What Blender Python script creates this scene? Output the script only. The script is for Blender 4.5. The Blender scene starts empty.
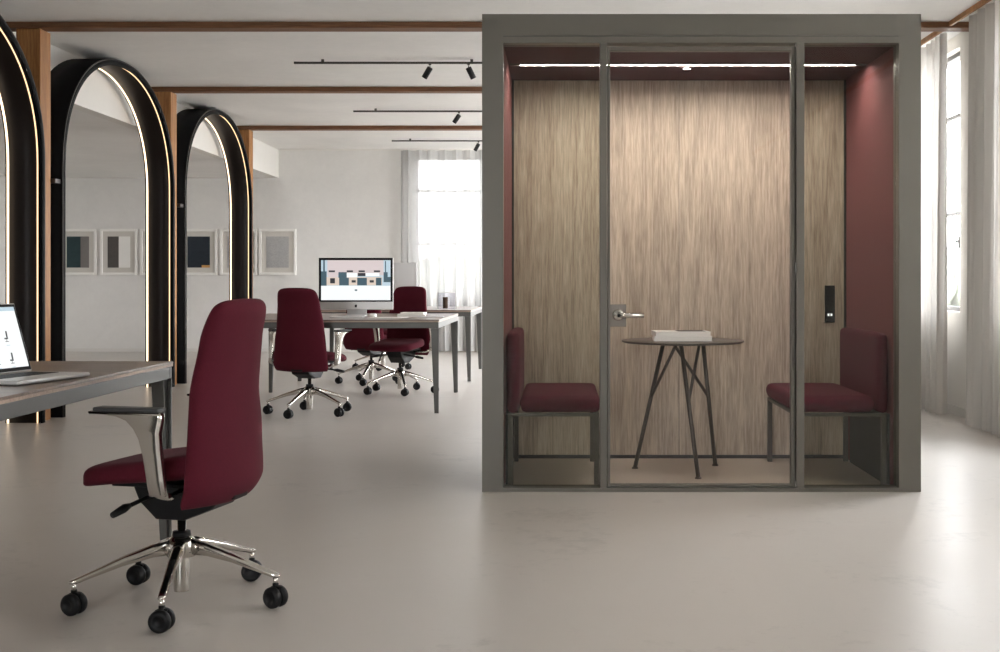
import bpy, bmesh, math, random
from mathutils import Vector, Matrix
random.seed(7)
C = bpy.context.scene.collection
PI = math.pi
R = math.radians

# ------------------------------------------------------------------ materials
def s2l(c):
    return tuple((x/12.92 if x <= .04045 else ((x+.055)/1.055)**2.4) for x in c)
def rgb(r, g, b):
    return s2l((r/255, g/255, b/255)) + (1,)

def base_mat(name):
    m = bpy.data.materials.new(name); m.use_nodes = True
    nt = m.node_tree
    return m, nt, nt.nodes['Principled BSDF'], nt.nodes['Material Output']

def N(nt, typ, **kw):
    n = nt.nodes.new(typ)
    for k, v in kw.items():
        if k in n.inputs.keys(): n.inputs[k].default_value = v
        else: setattr(n, k, v)
    return n

def plain(name, col, rough=.5, metal=0, spec=.5, var=.0, scale=(8,8,8), bump=0, bscale=60, sheen=0, coat=0):
    """procedural surface: colour varied by a noise, fine bump by another"""
    m, nt, b, out = base_mat(name)
    b.inputs['Roughness'].default_value = rough
    b.inputs['Metallic'].default_value = metal
    b.inputs['Specular IOR Level'].default_value = spec
    b.inputs['Sheen Weight'].default_value = sheen
    b.inputs['Coat Weight'].default_value = coat
    tc = N(nt, 'ShaderNodeTexCoord')
    mp = N(nt, 'ShaderNodeMapping'); mp.inputs['Scale'].default_value = scale
    nt.links.new(tc.outputs['Object'], mp.inputs['Vector'])
    nz = N(nt, 'ShaderNodeTexNoise', Scale=1.0, Detail=5.0)
    nt.links.new(mp.outputs['Vector'], nz.inputs['Vector'])
    mx = N(nt, 'ShaderNodeMix', data_type='RGBA')
    c = Vector(col[:3])
    mx.inputs[6].default_value = tuple(c*(1-var)) + (1,)
    mx.inputs[7].default_value = tuple(c*(1+var)) + (1,)
    nt.links.new(nz.outputs['Fac'], mx.inputs[0])
    nt.links.new(mx.outputs[2], b.inputs['Base Color'])
    if bump:
        n2 = N(nt, 'ShaderNodeTexNoise', Scale=bscale, Detail=3.0)
        nt.links.new(tc.outputs['Object'], n2.inputs['Vector'])
        bp = N(nt, 'ShaderNodeBump', Strength=bump, Distance=.01)
        nt.links.new(n2.outputs['Fac'], bp.inputs['Height'])
        nt.links.new(bp.outputs['Normal'], b.inputs['Normal'])
    return m

def wood(name, dark, light, axis='Z', ring=9, fiber=160, rough=.5, stretch=.35, amt=1.0, spec=.4):
    m, nt, b, out = base_mat(name)
    b.inputs['Roughness'].default_value = rough
    b.inputs['Specular IOR Level'].default_value = spec
    tc = N(nt, 'ShaderNodeTexCoord')
    def mapped(s_across, s_along):
        mp = N(nt, 'ShaderNodeMapping')
        s = [s_across]*3; s['XYZ'.index(axis)] = s_along
        mp.inputs['Scale'].default_value = s
        nt.links.new(tc.outputs['Object'], mp.inputs['Vector'])
        return mp.outputs['Vector']
    big = N(nt, 'ShaderNodeTexNoise', Scale=1.0, Detail=2.0, Roughness=.4)
    nt.links.new(mapped(2.6, stretch), big.inputs['Vector'])
    mul = N(nt, 'ShaderNodeMath', operation='MULTIPLY'); mul.inputs[1].default_value = ring
    nt.links.new(big.outputs['Fac'], mul.inputs[0])
    fr = N(nt, 'ShaderNodeMath', operation='PINGPONG'); fr.inputs[1].default_value = .5
    nt.links.new(mul.outputs[0], fr.inputs[0])
    fib = N(nt, 'ShaderNodeTexNoise', Scale=1.0, Detail=4.0, Roughness=.7)
    nt.links.new(mapped(fiber, 5.0), fib.inputs['Vector'])
    a = N(nt, 'ShaderNodeMath', operation='MULTIPLY_ADD'); a.inputs[1].default_value = .42; 
    nt.links.new(fr.outputs[0], a.inputs[0])
    f2 = N(nt, 'ShaderNodeMath', operation='MULTIPLY_ADD'); f2.inputs[1].default_value = 1.7; f2.inputs[2].default_value = -.47
    nt.links.new(fib.outputs['Fac'], f2.inputs[0])
    nt.links.new(f2.outputs[0], a.inputs[2])
    rp = N(nt, 'ShaderNodeValToRGB')
    e = rp.color_ramp.elements
    e[0].position = .15; e[0].color = dark; e[1].position = .85; e[1].color = light
    nt.links.new(a.outputs[0], rp.inputs['Fac'])
    nt.links.new(rp.outputs['Color'], b.inputs['Base Color'])
    bp = N(nt, 'ShaderNodeBump', Strength=.15, Distance=.003)
    nt.links.new(fib.outputs['Fac'], bp.inputs['Height'])
    nt.links.new(bp.outputs['Normal'], b.inputs['Normal'])
    return m

def felt(name, col, rough=.9, sheen=.25):
    m, nt, b, out = base_mat(name)
    b.inputs['Roughness'].default_value = rough
    b.inputs['Specular IOR Level'].default_value = .25
    b.inputs['Sheen Weight'].default_value = sheen
    b.inputs['Sheen Roughness'].default_value = .4
    b.inputs['Sheen Tint'].default_value = (1, .55, .6, 1)
    tc = N(nt, 'ShaderNodeTexCoord')
    n1 = N(nt, 'ShaderNodeTexNoise', Scale=220.0, Detail=3.0)
    n2 = N(nt, 'ShaderNodeTexVoronoi', Scale=420.0)
    nt.links.new(tc.outputs['Object'], n1.inputs['Vector']); nt.links.new(tc.outputs['Object'], n2.inputs['Vector'])
    mx = N(nt, 'ShaderNodeMix', data_type='RGBA')
    c = Vector(col[:3]); mx.inputs[6].default_value = tuple(c*.78)+(1,); mx.inputs[7].default_value = tuple(c*1.22)+(1,)
    nt.links.new(n1.outputs['Fac'], mx.inputs[0]); nt.links.new(mx.outputs[2], b.inputs['Base Color'])
    bp = N(nt, 'ShaderNodeBump', Strength=.06, Distance=.002)
    nt.links.new(n2.outputs['Distance'], bp.inputs['Height']); nt.links.new(bp.outputs['Normal'], b.inputs['Normal'])
    return m

def emit(name, col, strength):
    m, nt, b, out = base_mat(name)
    b.inputs['Base Color'].default_value = (0.02,.02,.02,1)
    b.inputs['Emission Color'].default_value = col
    b.inputs['Emission Strength'].default_value = strength
    return m

def glass(name, tint=(1,1,1,1), refl=.06):
    m, nt, b, out = base_mat(name)
    nt.nodes.remove(b)
    t = N(nt, 'ShaderNodeBsdfTransparent'); t.inputs['Color'].default_value = tint
    g = N(nt, 'ShaderNodeBsdfGlossy'); g.inputs['Roughness'].default_value = .02
    lw_ = N(nt, 'ShaderNodeLayerWeight'); lw_.inputs['Blend'].default_value = .5
    pw = N(nt, 'ShaderNodeMath', operation='POWER'); pw.inputs[1].default_value = 5.0
    fr = N(nt, 'ShaderNodeMath', operation='MULTIPLY_ADD'); fr.inputs[1].default_value = .7; fr.inputs[2].default_value = refl*.5
    nt.links.new(lw_.outputs['Facing'], pw.inputs[0]); nt.links.new(pw.outputs[0], fr.inputs[0])
    mx = N(nt, 'ShaderNodeMixShader')
    nt.links.new(fr.outputs[0], mx.inputs[0]); nt.links.new(t.outputs[0], mx.inputs[1]); nt.links.new(g.outputs[0], mx.inputs[2])
    nt.links.new(mx.outputs[0], out.inputs['Surface'])
    return m

def sheer(name, col, transp, tcol):
    m, nt, b, out = base_mat(name)
    nt.nodes.remove(b)
    tc = N(nt, 'ShaderNodeTexCoord')
    d = N(nt, 'ShaderNodeBsdfDiffuse'); d.inputs['Color'].default_value = col
    tl = N(nt, 'ShaderNodeBsdfTranslucent'); tl.inputs['Color'].default_value = tcol
    t = N(nt, 'ShaderNodeBsdfTransparent')
    m1 = N(nt, 'ShaderNodeMixShader'); m1.inputs[0].default_value = .5
    m2 = N(nt, 'ShaderNodeMixShader')
    wv = N(nt, 'ShaderNodeTexNoise', Scale=300.0)
    nt.links.new(tc.outputs['Object'], wv.inputs['Vector'])
    ma = N(nt, 'ShaderNodeMath', operation='MULTIPLY_ADD'); ma.inputs[1].default_value = transp; ma.inputs[2].default_value = transp*.5
    nt.links.new(wv.outputs['Fac'], ma.inputs[0]); nt.links.new(ma.outputs[0], m2.inputs[0])
    nt.links.new(d.outputs[0], m1.inputs[1]); nt.links.new(tl.outputs[0], m1.inputs[2])
    nt.links.new(m1.outputs[0], m2.inputs[1]); nt.links.new(t.outputs[0], m2.inputs[2])
    nt.links.new(m2.outputs[0], out.inputs['Surface'])
    return m

def plaster(name, col, var=.12, rough=.85, panels=False):
    m, nt, b, out = base_mat(name)
    b.inputs['Roughness'].default_value = rough
    b.inputs['Specular IOR Level'].default_value = .25
    tc = N(nt, 'ShaderNodeTexCoord')
    n1 = N(nt, 'ShaderNodeTexNoise', Scale=.9, Detail=7.0, Roughness=.62, Distortion=.6)
    n2 = N(nt, 'ShaderNodeTexNoise', Scale=14.0, Detail=5.0, Roughness=.7)
    for n in (n1, n2): nt.links.new(tc.outputs['Object'], n.inputs['Vector'])
    ad = N(nt, 'ShaderNodeMath', operation='MULTIPLY_ADD'); ad.inputs[1].default_value = .35
    nt.links.new(n2.outputs['Fac'], ad.inputs[0]); nt.links.new(n1.outputs['Fac'], ad.inputs[2])
    rp = N(nt, 'ShaderNodeValToRGB'); e = rp.color_ramp.elements
    c = Vector(col[:3])
    e[0].position = .4; e[0].color = tuple(c*(1-var))+(1,); e[1].position = .95; e[1].color = tuple(c*(1+var))+(1,)
    nt.links.new(ad.outputs[0], rp.inputs['Fac']); nt.links.new(rp.outputs['Color'], b.inputs['Base Color'])
    bp = N(nt, 'ShaderNodeBump', Strength=.12, Distance=.004)
    nt.links.new(n2.outputs['Fac'], bp.inputs['Height']); nt.links.new(bp.outputs['Normal'], b.inputs['Normal'])
    return m

def microcement(name, col):
    m, nt, b, out = base_mat(name)
    b.inputs['Specular IOR Level'].default_value = .36
    tc = N(nt, 'ShaderNodeTexCoord')
    n1 = N(nt, 'ShaderNodeTexNoise', Scale=1.1, Detail=8.0, Roughness=.65, Distortion=1.2)
    n2 = N(nt, 'ShaderNodeTexNoise', Scale=16.0, Detail=8.0, Roughness=.75)
    mp = N(nt, 'ShaderNodeMapping'); mp.inputs['Scale'].default_value = (1.0, 1.5, 1)
    n3 = N(nt, 'ShaderNodeTexNoise', Scale=2.0, Detail=6.0, Roughness=.6, Distortion=.8)
    nt.links.new(tc.outputs['Object'], mp.inputs['Vector']); nt.links.new(mp.outputs['Vector'], n3.inputs['Vector'])
    for n in (n1, n2): nt.links.new(tc.outputs['Object'], n.inputs['Vector'])
    a1 = N(nt, 'ShaderNodeMath', operation='MULTIPLY_ADD'); a1.inputs[1].default_value = .7
    a2 = N(nt, 'ShaderNodeMath', operation='MULTIPLY_ADD'); a2.inputs[1].default_value = .5
    nt.links.new(n2.outputs['Fac'], a1.inputs[0]); nt.links.new(n1.outputs['Fac'], a1.inputs[2])
    nt.links.new(n3.outputs['Fac'], a2.inputs[0]); nt.links.new(a1.outputs[0], a2.inputs[2])
    rp = N(nt, 'ShaderNodeValToRGB'); e = rp.color_ramp.elements
    c = Vector(col[:3])
    e[0].position = .76; e[0].color = tuple(c*.82)+(1,); e[1].position = 1.34; e[1].color = tuple(c*1.12)+(1,)
    nt.links.new(a2.outputs[0], rp.inputs['Fac']); nt.links.new(rp.outputs['Color'], b.inputs['Base Color'])
    rr = N(nt, 'ShaderNodeMapRange'); rr.inputs['To Min'].default_value = .25; rr.inputs['To Max'].default_value = .42
    nt.links.new(n1.outputs['Fac'], rr.inputs['Value']); nt.links.new(rr.outputs[0], b.inputs['Roughness'])
    bp = N(nt, 'ShaderNodeBump', Strength=.05, Distance=.01)
    nt.links.new(n2.outputs['Fac'], bp.inputs['Height']); nt.links.new(bp.outputs['Normal'], b.inputs['Normal'])
    return m

M = dict(
    floor=microcement('microcement', rgb(178, 172, 166)),
    ceil=plaster('ceiling_plaster', rgb(232, 230, 227), .07),
    wall=plaster('wall_plaster', rgb(222, 220, 217), .08),
    white=plaster('white_plaster', rgb(226, 223, 218), .03),
    base=plain('skirting_paint', rgb(214, 211, 206), .5),
    post=wood('pine_post', rgb(130, 82, 42), rgb(182, 130, 76), 'Z', 7, 90, .55),
    beam=wood('stained_beam', rgb(92, 60, 38), rgb(134, 92, 62), 'X', 7, 90, .6),
    arch=plain('arch_bronze', rgb(23, 16, 13), .42, .1, .25, .08, (3,3,3)),
    archout=plain('arch_black', rgb(12, 11, 12), .7, 0, .12),
    archedge=plain('arch_edge_metal', rgb(64, 58, 55), .45, .4),
    led=emit('led_warm', (1, .76, .52, 1), 2.4),
    ledf=emit('led_amber', (1, .66, .36, 1), 1.5),
    ledb=emit('led_booth', (1, .91, .82, 1), 170),
    ledspot=emit('led_spot', (1, .92, .82, 1), 60),
    booth=plain('booth_paint', rgb(94, 90, 82), .42, .1, .5, .03, (5,5,5)),
    boothdark=plain('booth_gasket', rgb(38, 36, 34), .5),
    bfloor=plaster('booth_floor', rgb(198, 186, 172), .05, .6),
    oak=wood('oak_panel', rgb(146, 130, 114), rgb(206, 191, 173), 'Z', 12, 85, .55, .16),
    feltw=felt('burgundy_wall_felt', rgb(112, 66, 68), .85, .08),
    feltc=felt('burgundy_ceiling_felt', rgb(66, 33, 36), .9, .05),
    red=felt('burgundy_wool', rgb(80, 17, 32), .9, .03),
    redseat=felt('burgundy_bench_fabric', rgb(82, 24, 40), .9, .04),
    chrome=plain('polished_aluminium', rgb(214, 210, 204), .12, 1, .5, .02),
    black=plain('black_plastic', rgb(14, 14, 15), .45, 0, .3, .05),
    rubber=plain('caster_rubber', rgb(17, 17, 19), .5, 0, .3, .05),
    padgrey=plain('arm_pad_grey', rgb(56, 57, 58), .5),
    deskwood=wood('desk_walnut', rgb(92, 76, 66), rgb(138, 118, 104), 'X', 8, 130, .32, .4, spec=.5),
    deskedge=wood('desk_edge', rgb(150, 130, 116), rgb(188, 166, 150), 'X', 5, 100, .5),
    deskmetal=plain('desk_metal', rgb(84, 83, 80), .42, .35, .5, .03),
    deskdark=plain('dark_panel_channel_shade', rgb(34, 34, 34), .6),  # bench panel colour, also stands in for shade in the desk leg channels
    tablemetal=plain('table_metal', rgb(84, 78, 71), .45, .4),
    tabletop=plain('table_laminate', rgb(84, 78, 72), .4, 0, .5, .05),
    paper=plain('paper_white', rgb(238, 234, 228), .7, 0, .3, .01),
    ink=plain('dark_print', rgb(48, 44, 42), .6),
    silver=plain('silver_aluminium', rgb(206, 205, 204), .35, .35, .5),
    bezel=plain('black_bezel', rgb(10, 10, 11), .5, 0, .2),
    key=plain('keyboard_white', rgb(228, 226, 222), .5),
    framew=plain('frame_white', rgb(236, 234, 230), .5, 0, .4, .02),
    mat=plain('mat_board', rgb(206, 202, 195), .8, 0, .2, .03),
    sheer=sheer('sheer_curtain', rgb(238, 234, 228), .03, (.34,.325,.31,1)),
    sheerb=sheer('sheer_curtain_thin', rgb(240, 238, 235), .035, (.13,.128,.126,1)),
    sheerlight=sheer('sheer_curtain_light', rgb(238, 234, 228), .06, (.7,.69,.67,1)),
    glass=glass('clear_glass'),
    gtint=glass('grey_glass', (.86, .87, .84, 1)),
    frost=None,
    winframe=plain('window_metal', rgb(88, 86, 84), .5, .2),
    steel=plain('brushed_steel', rgb(196, 196, 196), .25, 1),
    acry=glass('acrylic', (.9, .9, .93, 1)),
    cup=plain('brown_cup', rgb(74, 56, 42), .6, 0, .3, .15, (60, 60, 10)),
    track=plain('track_black', rgb(58, 54, 48), .5),
    ground=plain('paving', rgb(170, 168, 164), .9, 0, .2, .06, (.2,.2,.2)),
    trees=plain('tree_green', rgb(120, 124, 112), .9, 0, .2, .25, (.6,.6,.6)),
)
def plate_mat():
    m, nt, b, out = base_mat('etched_plate')
    nt.nodes.remove(b)
    t = N(nt, 'ShaderNodeBsdfTransparent'); p = N(nt, 'ShaderNodeBsdfPrincipled')
    p.inputs['Base Color'].default_value = rgb(128, 124, 118); p.inputs['Roughness'].default_value = .4
    mx = N(nt, 'ShaderNodeMixShader'); mx.inputs[0].default_value = .6
    nt.links.new(t.outputs[0], mx.inputs[1]); nt.links.new(p.outputs[0], mx.inputs[2]); nt.links.new(mx.outputs[0], out.inputs['Surface'])
    return m
M['frost'] = plate_mat()

# ------------------------------------------------------------------ mesh helper
class MB:
    def __init__(s):
        s.bm = bmesh.new(); s.mats = []
    def mi(s, m):
        if m not in s.mats: s.mats.append(m)
        return s.mats.index(m)
    def _fin(s, geom, m, smooth):
        i = s.mi(m)
        for f in geom: f.material_index = i; f.smooth = smooth
    def _merge(s, b2, m, smooth, mat=None):
        if mat is not None: bmesh.ops.transform(b2, matrix=mat, verts=b2.verts)
        i = s.mi(m); vm = {}
        for v in b2.verts: vm[v] = s.bm.verts.new(v.co)
        for f in b2.faces:
            try:
                nf = s.bm.faces.new([vm[v] for v in f.verts]); nf.material_index = i; nf.smooth = smooth
            except ValueError: pass
        b2.free()
    def box(s, x0, x1, y0, y1, z0, z1, m, bev=0, seg=2, mat=None, smooth=False):
        b = bmesh.new(); bmesh.ops.create_cube(b, size=1)
        for v in b.verts:
            v.co = Vector(((x0+x1)/2+v.co.x*(x1-x0), (y0+y1)/2+v.co.y*(y1-y0), (z0+z1)/2+v.co.z*(z1-z0)))
        if bev: bmesh.ops.bevel(b, geom=list(b.edges), offset=bev, segments=seg, profile=.5, affect='EDGES')
        s._merge(b, m, smooth or bev > 0 and seg > 2, mat); return s
    def prism(s, pts, d0, d1, m, axis='y', bev=0, seg=2, mat=None, smooth=False):
        """polygon in a plane extruded along axis: axis y -> pts are (x,z); x -> (y,z); z -> (x,y)"""
        b = bmesh.new()
        def P(p, d): return Vector({'y': (p[0], d, p[1]), 'x': (d, p[0], p[1]), 'z': (p[0], p[1], d)}[axis])
        v0 = [b.verts.new(P(p, d0)) for p in pts]; v1 = [b.verts.new(P(p, d1)) for p in pts]
        n = len(pts)
        b.faces.new(v0); b.faces.new(v1[::-1])
        for i in range(n): b.faces.new((v0[i], v1[i], v1[(i+1) % n], v0[(i+1) % n]))
        bmesh.ops.recalc_face_normals(b, faces=b.faces)
        if bev:
            eds = [e for e in b.edges if (e.verts[0] in v0) == (e.verts[1] in v0)]
            bmesh.ops.bevel(b, geom=eds, offset=bev, segments=seg, profile=.5, affect='EDGES')
        s._merge(b, m, smooth, mat); return s
    def tube(s, pts, rad, m, n=12, cap=True, flat=None, mat=None):
        pts = [Vector(p) for p in pts]
        if not hasattr(rad, '__len__'): rad = [rad]*len(pts)
        b = bmesh.new(); rings = []; up = None
        for i, p in enumerate(pts):
            t = (pts[min(i+1, len(pts)-1)]-pts[max(i-1, 0)]).normalized()
            if up is None:
                up = Vector((0, 0, 1)) if abs(t.z) < .9 else Vector((1, 0, 0))
            u = t.cross(up).normalized(); w = u.cross(t).normalized(); up = w
            fl = flat if flat else 1
            rings.append([b.verts.new(p + u*math.cos(a)*rad[i]*fl + w*math.sin(a)*rad[i]) for a in (2*PI*k/n for k in range(n))])
        for a, c in zip(rings, rings[1:]):
            for k in range(n): b.faces.new((a[k], a[(k+1) % n], c[(k+1) % n], c[k]))
        if cap: b.faces.new(rings[0][::-1]); b.faces.new(rings[-1])
        bmesh.ops.recalc_face_normals(b, faces=b.faces)
        s._merge(b, m, True, mat); return s
    def lathe(s, prof, m, n=24, mat=None, smooth=True):
        """profile [(r,z)] about z"""
        b = bmesh.new(); rings = []
        for r, z in prof:
            if r < 1e-5: rings.append([b.verts.new((0, 0, z))])
            else: rings.append([b.verts.new((r*math.cos(2*PI*k/n), r*math.sin(2*PI*k/n), z)) for k in range(n)])
        for a, c in zip(rings, rings[1:]):
            for k in range(n):
                k2 = (k+1) % n
                if len(a) == 1 and len(c) == 1: continue
                if len(a) == 1: b.faces.new((a[0], c[k2], c[k]))
                elif len(c) == 1: b.faces.new((a[k], a[k2], c[0]))
                else: b.faces.new((a[k], a[k2], c[k2], c[k]))
        bmesh.ops.recalc_face_normals(b, faces=b.faces)
        s._merge(b, m, smooth, mat); return s
    def pad(s, fn, m, nu=24, nv=24, mat=None, sharp=None):
        """closed cushion: fn(u,v,side) -> point, u,v in -1..1; both sides share the rim"""
        b = bmesh.new(); g = {}
        for sd in (1, -1):
            for i in range(nu+1):
                for j in range(nv+1):
                    # cluster rows near the rim
                    u = math.sin((-1+2*i/nu)*PI/2); v = math.sin((-1+2*j/nv)*PI/2)
                    rim = i in (0, nu) or j in (0, nv)
                    if rim and sd == -1: g[(sd, i, j)] = g[(1, i, j)]
                    else: g[(sd, i, j)] = b.verts.new(fn(u, v, 0 if rim else sd))
        for sd in (1, -1):
            for i in range(nu):
                for j in range(nv):
                    q = [g[(sd, i, j)], g[(sd, i+1, j)], g[(sd, i+1, j+1)], g[(sd, i, j+1)]]
                    b.faces.new(q if sd == 1 else q[::-1])
        bmesh.ops.recalc_face_normals(b, faces=b.faces)
        s._merge(b, m, True, mat); return s
    def sheet(s, fn, nu, nv, m, smooth=True):
        i0 = s.mi(m)
        vs = [[s.bm.verts.new(fn(i/nu, j/nv)) for j in range(nv+1)] for i in range(nu+1)]
        for i in range(nu):
            for j in range(nv):
                f = s.bm.faces.new((vs[i][j], vs[i+1][j], vs[i+1][j+1], vs[i][j+1])); f.material_index = i0; f.smooth = smooth
        return s
    def build(s, name, parent=None, loc=None, rot=None):
        me = bpy.data.meshes.new(name); s.bm.to_mesh(me); s.bm.free()
        for m in s.mats: me.materials.append(m)
        o = bpy.data.objects.new(name, me); C.objects.link(o)
        if parent: o.parent = parent
        if loc: o.location = loc
        if rot: o.rotation_euler = rot
        return o

def tag(o, label=None, cat=None, group=None, kind=None):
    if label: o['label'] = label
    if cat: o['category'] = cat
    if group: o['group'] = group
    if kind: o['kind'] = kind
    return o
def thing(name, label, cat, loc=(0, 0, 0), rz=0, group=None):
    o = bpy.data.objects.new(name, None); C.objects.link(o); o.empty_display_size = .1
    o.location = loc; o.rotation_euler = (0, 0, rz)
    return tag(o, label, cat, group)
def struct(o, label=None, cat='structure'):
    o['kind'] = 'structure'
    o['label'] = label or o.name; o['category'] = cat
    return o
def children(o): return [x for x in bpy.data.objects if x.parent == o]
def copy_tree(o, parent=None):
    c = o.copy(); C.objects.link(c); c.parent = parent
    for ch in children(o):
        if ch is not c: copy_tree(ch, c)
    return c

def Rz(a): return Matrix.Rotation(a, 4, 'Z')
def T(x, y, z): return Matrix.Translation((x, y, z))

# ------------------------------------------------------------------ camera   f=1190px, horizon y=280, vanishing x=560
cam = bpy.data.cameras.new('camera'); co = bpy.data.objects.new('camera', cam); C.objects.link(co)
H = 1.06
co.location = (0, 0, H); co.rotation_euler = (PI/2, 0, 0)
cam.sensor_width = 36; cam.lens = 1190*36/1000
cam.shift_x = (500-560)/1000; cam.shift_y = (280-326)/1000
cam.clip_end = 500
bpy.context.scene.camera = co

# ------------------------------------------------------------------ setting
XL, XR, YB, YF, ZC = -8.0, 3.12, 17.6, -6.0, 2.985
ZL, XBH = 2.57, -4.16
WT = .22
struct(MB().box(XL-WT, XR+WT, YF-WT, YB+WT, -.2, 0, M['floor']).build('floor'), 'warm grey microcement floor across the whole office', 'floor')
struct(MB().box(XBH, XR+WT, YF-WT, YB+WT, ZC, ZC+.2, M['ceil']).build('ceiling'), 'pale grey plaster ceiling between the timber beams', 'ceiling')
struct(MB().box(XL-WT, XBH-.12, YF-WT, YB+WT, ZL, ZL+.2, M['ceil']).build('ceiling_left'), 'lower grey ceiling seen through the arches', 'ceiling')
struct(MB().box(XBH-.12, XBH, YF, YB, ZL, ZC+.2, M['white']).build('trim_1'), 'white bulkhead stepping down behind the arches', 'bulkhead')
struct(MB().box(XL-WT, XL, YF, YB, 0, ZL, M['wall']).build('wall_left'), 'grey plaster left wall beyond the arches', 'wall')

def wall_open(name, label, along, a0, a1, p0, p1, z1, opens, mat):
    """wall along 'x' or 'y' from a0..a1, thickness p0..p1, with openings (s,e,zb,zt)"""
    mb = MB()
    def bx(s, e, zb, zt):
        if e-s < 1e-4 or zt-zb < 1e-4: return
        if along == 'y': mb.box(p0, p1, s, e, zb, zt, mat)
        else: mb.box(s, e, p0, p1, zb, zt, mat)
    cur = a0
    for s, e, zb, zt in opens:
        bx(cur, s, 0, z1); bx(s, e, 0, zb); bx(s, e, zt, z1); cur = e
    bx(cur, a1, 0, z1)
    return struct(mb.build(name), label, 'wall')

WZ0, WZ1 = .81, 2.88
wr = [(2.4, 4.9), (6.5, 8.05), (9.28, 11.3), (12.2, 14.2), (15.1, 17.0)]  # first opening is out of view, added to light the foreground
wall_open('wall_right', 'white window wall on the right', 'y', YF, YB, XR, XR+WT, ZC, [(a, b, WZ0, WZ1) for a, b in wr], M['white'])
wb = [(-2.145, -.2), (.6, 2.6)]
wall_open('wall_back', 'pale grey plaster back wall with framed prints', 'x', XL-WT, XR+WT, YB, YB+WT, ZC, [(a, b, WZ0, WZ1) for a, b in wb], M['wall'])
wf = [(-3.5, -1.2)]  # unseen window, added to fill the booth front and foreground floor
wall_open('wall_front', 'plaster wall behind the camera', 'x', XL-WT, XR+WT, YF-WT, YF, ZC, [(a, b, WZ0, WZ1) for a, b in wf], M['white'])

wn = 0
def window(a, b, along, plane, inward, label):
    """metal frame, muntins, glass and a handle in an opening"""
    global wn; wn += 1
    r = thing('window_%d' % wn, label, 'window', (plane, (a+b)/2, WZ0) if along == 'y' else ((a+b)/2, plane, WZ0), 0)
    r['kind'] = 'structure'
    w = b-a; h = WZ1-WZ0
    def bx(mb, s, e, zb, zt, d0, d1, m):
        if along == 'y': mb.box(d0, d1, s, e, zb, zt, m)
        else: mb.box(s, e, d0, d1, zb, zt, m)
    f = MB(); t = .035
    for s, e, zb, zt in ((-w/2, -w/2+t, 0, h), (w/2-t, w/2, 0, h), (-w/2+t, w/2-t, 0, t), (-w/2+t, w/2-t, h-t, h)):
        bx(f, s, e, zb, zt, -.03, .03, M['winframe'])
    f.build('window_frame', r)
    for z in (1.595-WZ0, 2.38-WZ0):
        g = MB(); bx(g, -w/2+t, w/2-t, z-.016, z+.016, -.022, .022, M['winframe']); g.build('muntin', r)
    g = MB(); bx(g, -.016, .016, t, h-t, -.02, .02, M['winframe']); g.build('mullion', r)
    g = MB(); bx(g, -w/2+t, w/2-t, t, h-t, -.004, .004, M['glass']); g.build('pane', r)
    g = MB(); d = inward
    bx(g, -w/2+.16, -w/2+.19, .50, .60, d*.03, d*.045, M['winframe'])
    bx(g, -w/2+.10, -w/2+.19, .545, .565, d*.045, d*.07, M['winframe']); g.build('window_handle', r)
    L = bpy.data.lights.new('daylight_portal', 'AREA'); L.shape = 'RECTANGLE'
    L.size = w; L.size_y = h; L.cycles.is_portal = True
    lo = bpy.data.objects.new('daylight_portal', L); C.objects.link(lo)
    if along == 'y':
        lo.location = (plane+inward*-.1, (a+b)/2, WZ0+h/2); lo.rotation_euler = (0, PI/2, 0); L.size, L.size_y = h, w
    else:
        lo.location = ((a+b)/2, plane-.1*inward, WZ0+h/2); lo.rotation_euler = (PI/2 if inward > 0 else -PI/2, 0, 0)
    return r
for i, (a, b) in enumerate(wr):
    window(a, b, 'y', XR+.09, -1, 'tall window between the sheer curtains right of the booth' if i == 2 else 'tall unseen window in the right wall')
for i, (a, b) in enumerate(wb):
    window(a, b, 'x', YB+.09, -1, 'tall back window behind the sheer curtain' if i == 0 else 'back window hidden behind the booth')
for a, b in wf: window(a, b, 'x', YF-.09, 1, 'unseen window added behind the camera for fill light')
for side, args in (('right', (XR-.015, XR, YF, YB, 0, .07)), ('back', (XL, XR-.015, YB-.015, YB, 0, .05))):
    struct(MB().box(*args, M['base']).build('baseboard_'+side), 'low grey skirting along the %s wall' % side, 'baseboard')
struct(MB().box(2.895, 2.915, YF+.02, YB-.25, ZC-.036, ZC, M['post']).build('trim_2'), 'thin timber curtain track along the right wall', 'curtain track')
struct(MB().box(XBH+.05, XR-.02, YB-.15, YB-.12, ZC-.025, ZC, M['white']).build('trim_3'), 'white curtain track along the back wall', 'curtain track')

# curtains
def curtain(name, label, along, a0, a1, plane, mat, folds, amp, z0=.02, z1=2.962, flare=.02):
    ph = random.random()*6
    def fn(u, v):
        z = z0+(z1-z0)*v
        a = a0+(a1-a0)*u
        k = amp*(1+.35*(1-v))
        off = k*math.sin(u*folds*2*PI+ph+.5*math.sin(u*9+ph)) + .35*k*math.sin(u*folds*4.6*PI+v*1.1) - flare*(1-v)
        a += .25*amp*math.sin(u*folds*4*PI+ph)
        return Vector((plane+off, a, z)) if along == 'y' else Vector((a, plane+off, z))
    o = MB().sheet(fn, int(folds*18), 14, mat).build(name)
    return tag(o, label, 'curtain', 'sheer curtains at the windows')
curtain('curtain', 'sheer white curtain at the far right edge, nearest the viewer', 'y', 7.35, 8.62, 2.98, M['sheer'], 8, .035)
curtain('curtain', 'sheer white curtain added outside the view to soften light from the near right window', 'y', 2.2, 5.1, 2.98, M['sheerlight'], 16, .035)  # unseen curtain, added to dim daylight on the right floor
curtain('curtain', 'sheer white curtain just right of the booth, past the open glass', 'y', 9.16, 10.3, 2.98, M['sheer'], 8, .035)
curtain('curtain', 'sheer white curtain over the back window beside the booth edge', 'x', -2.34, .3, YB-.16, M['sheerb'], 15, .03)

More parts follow.
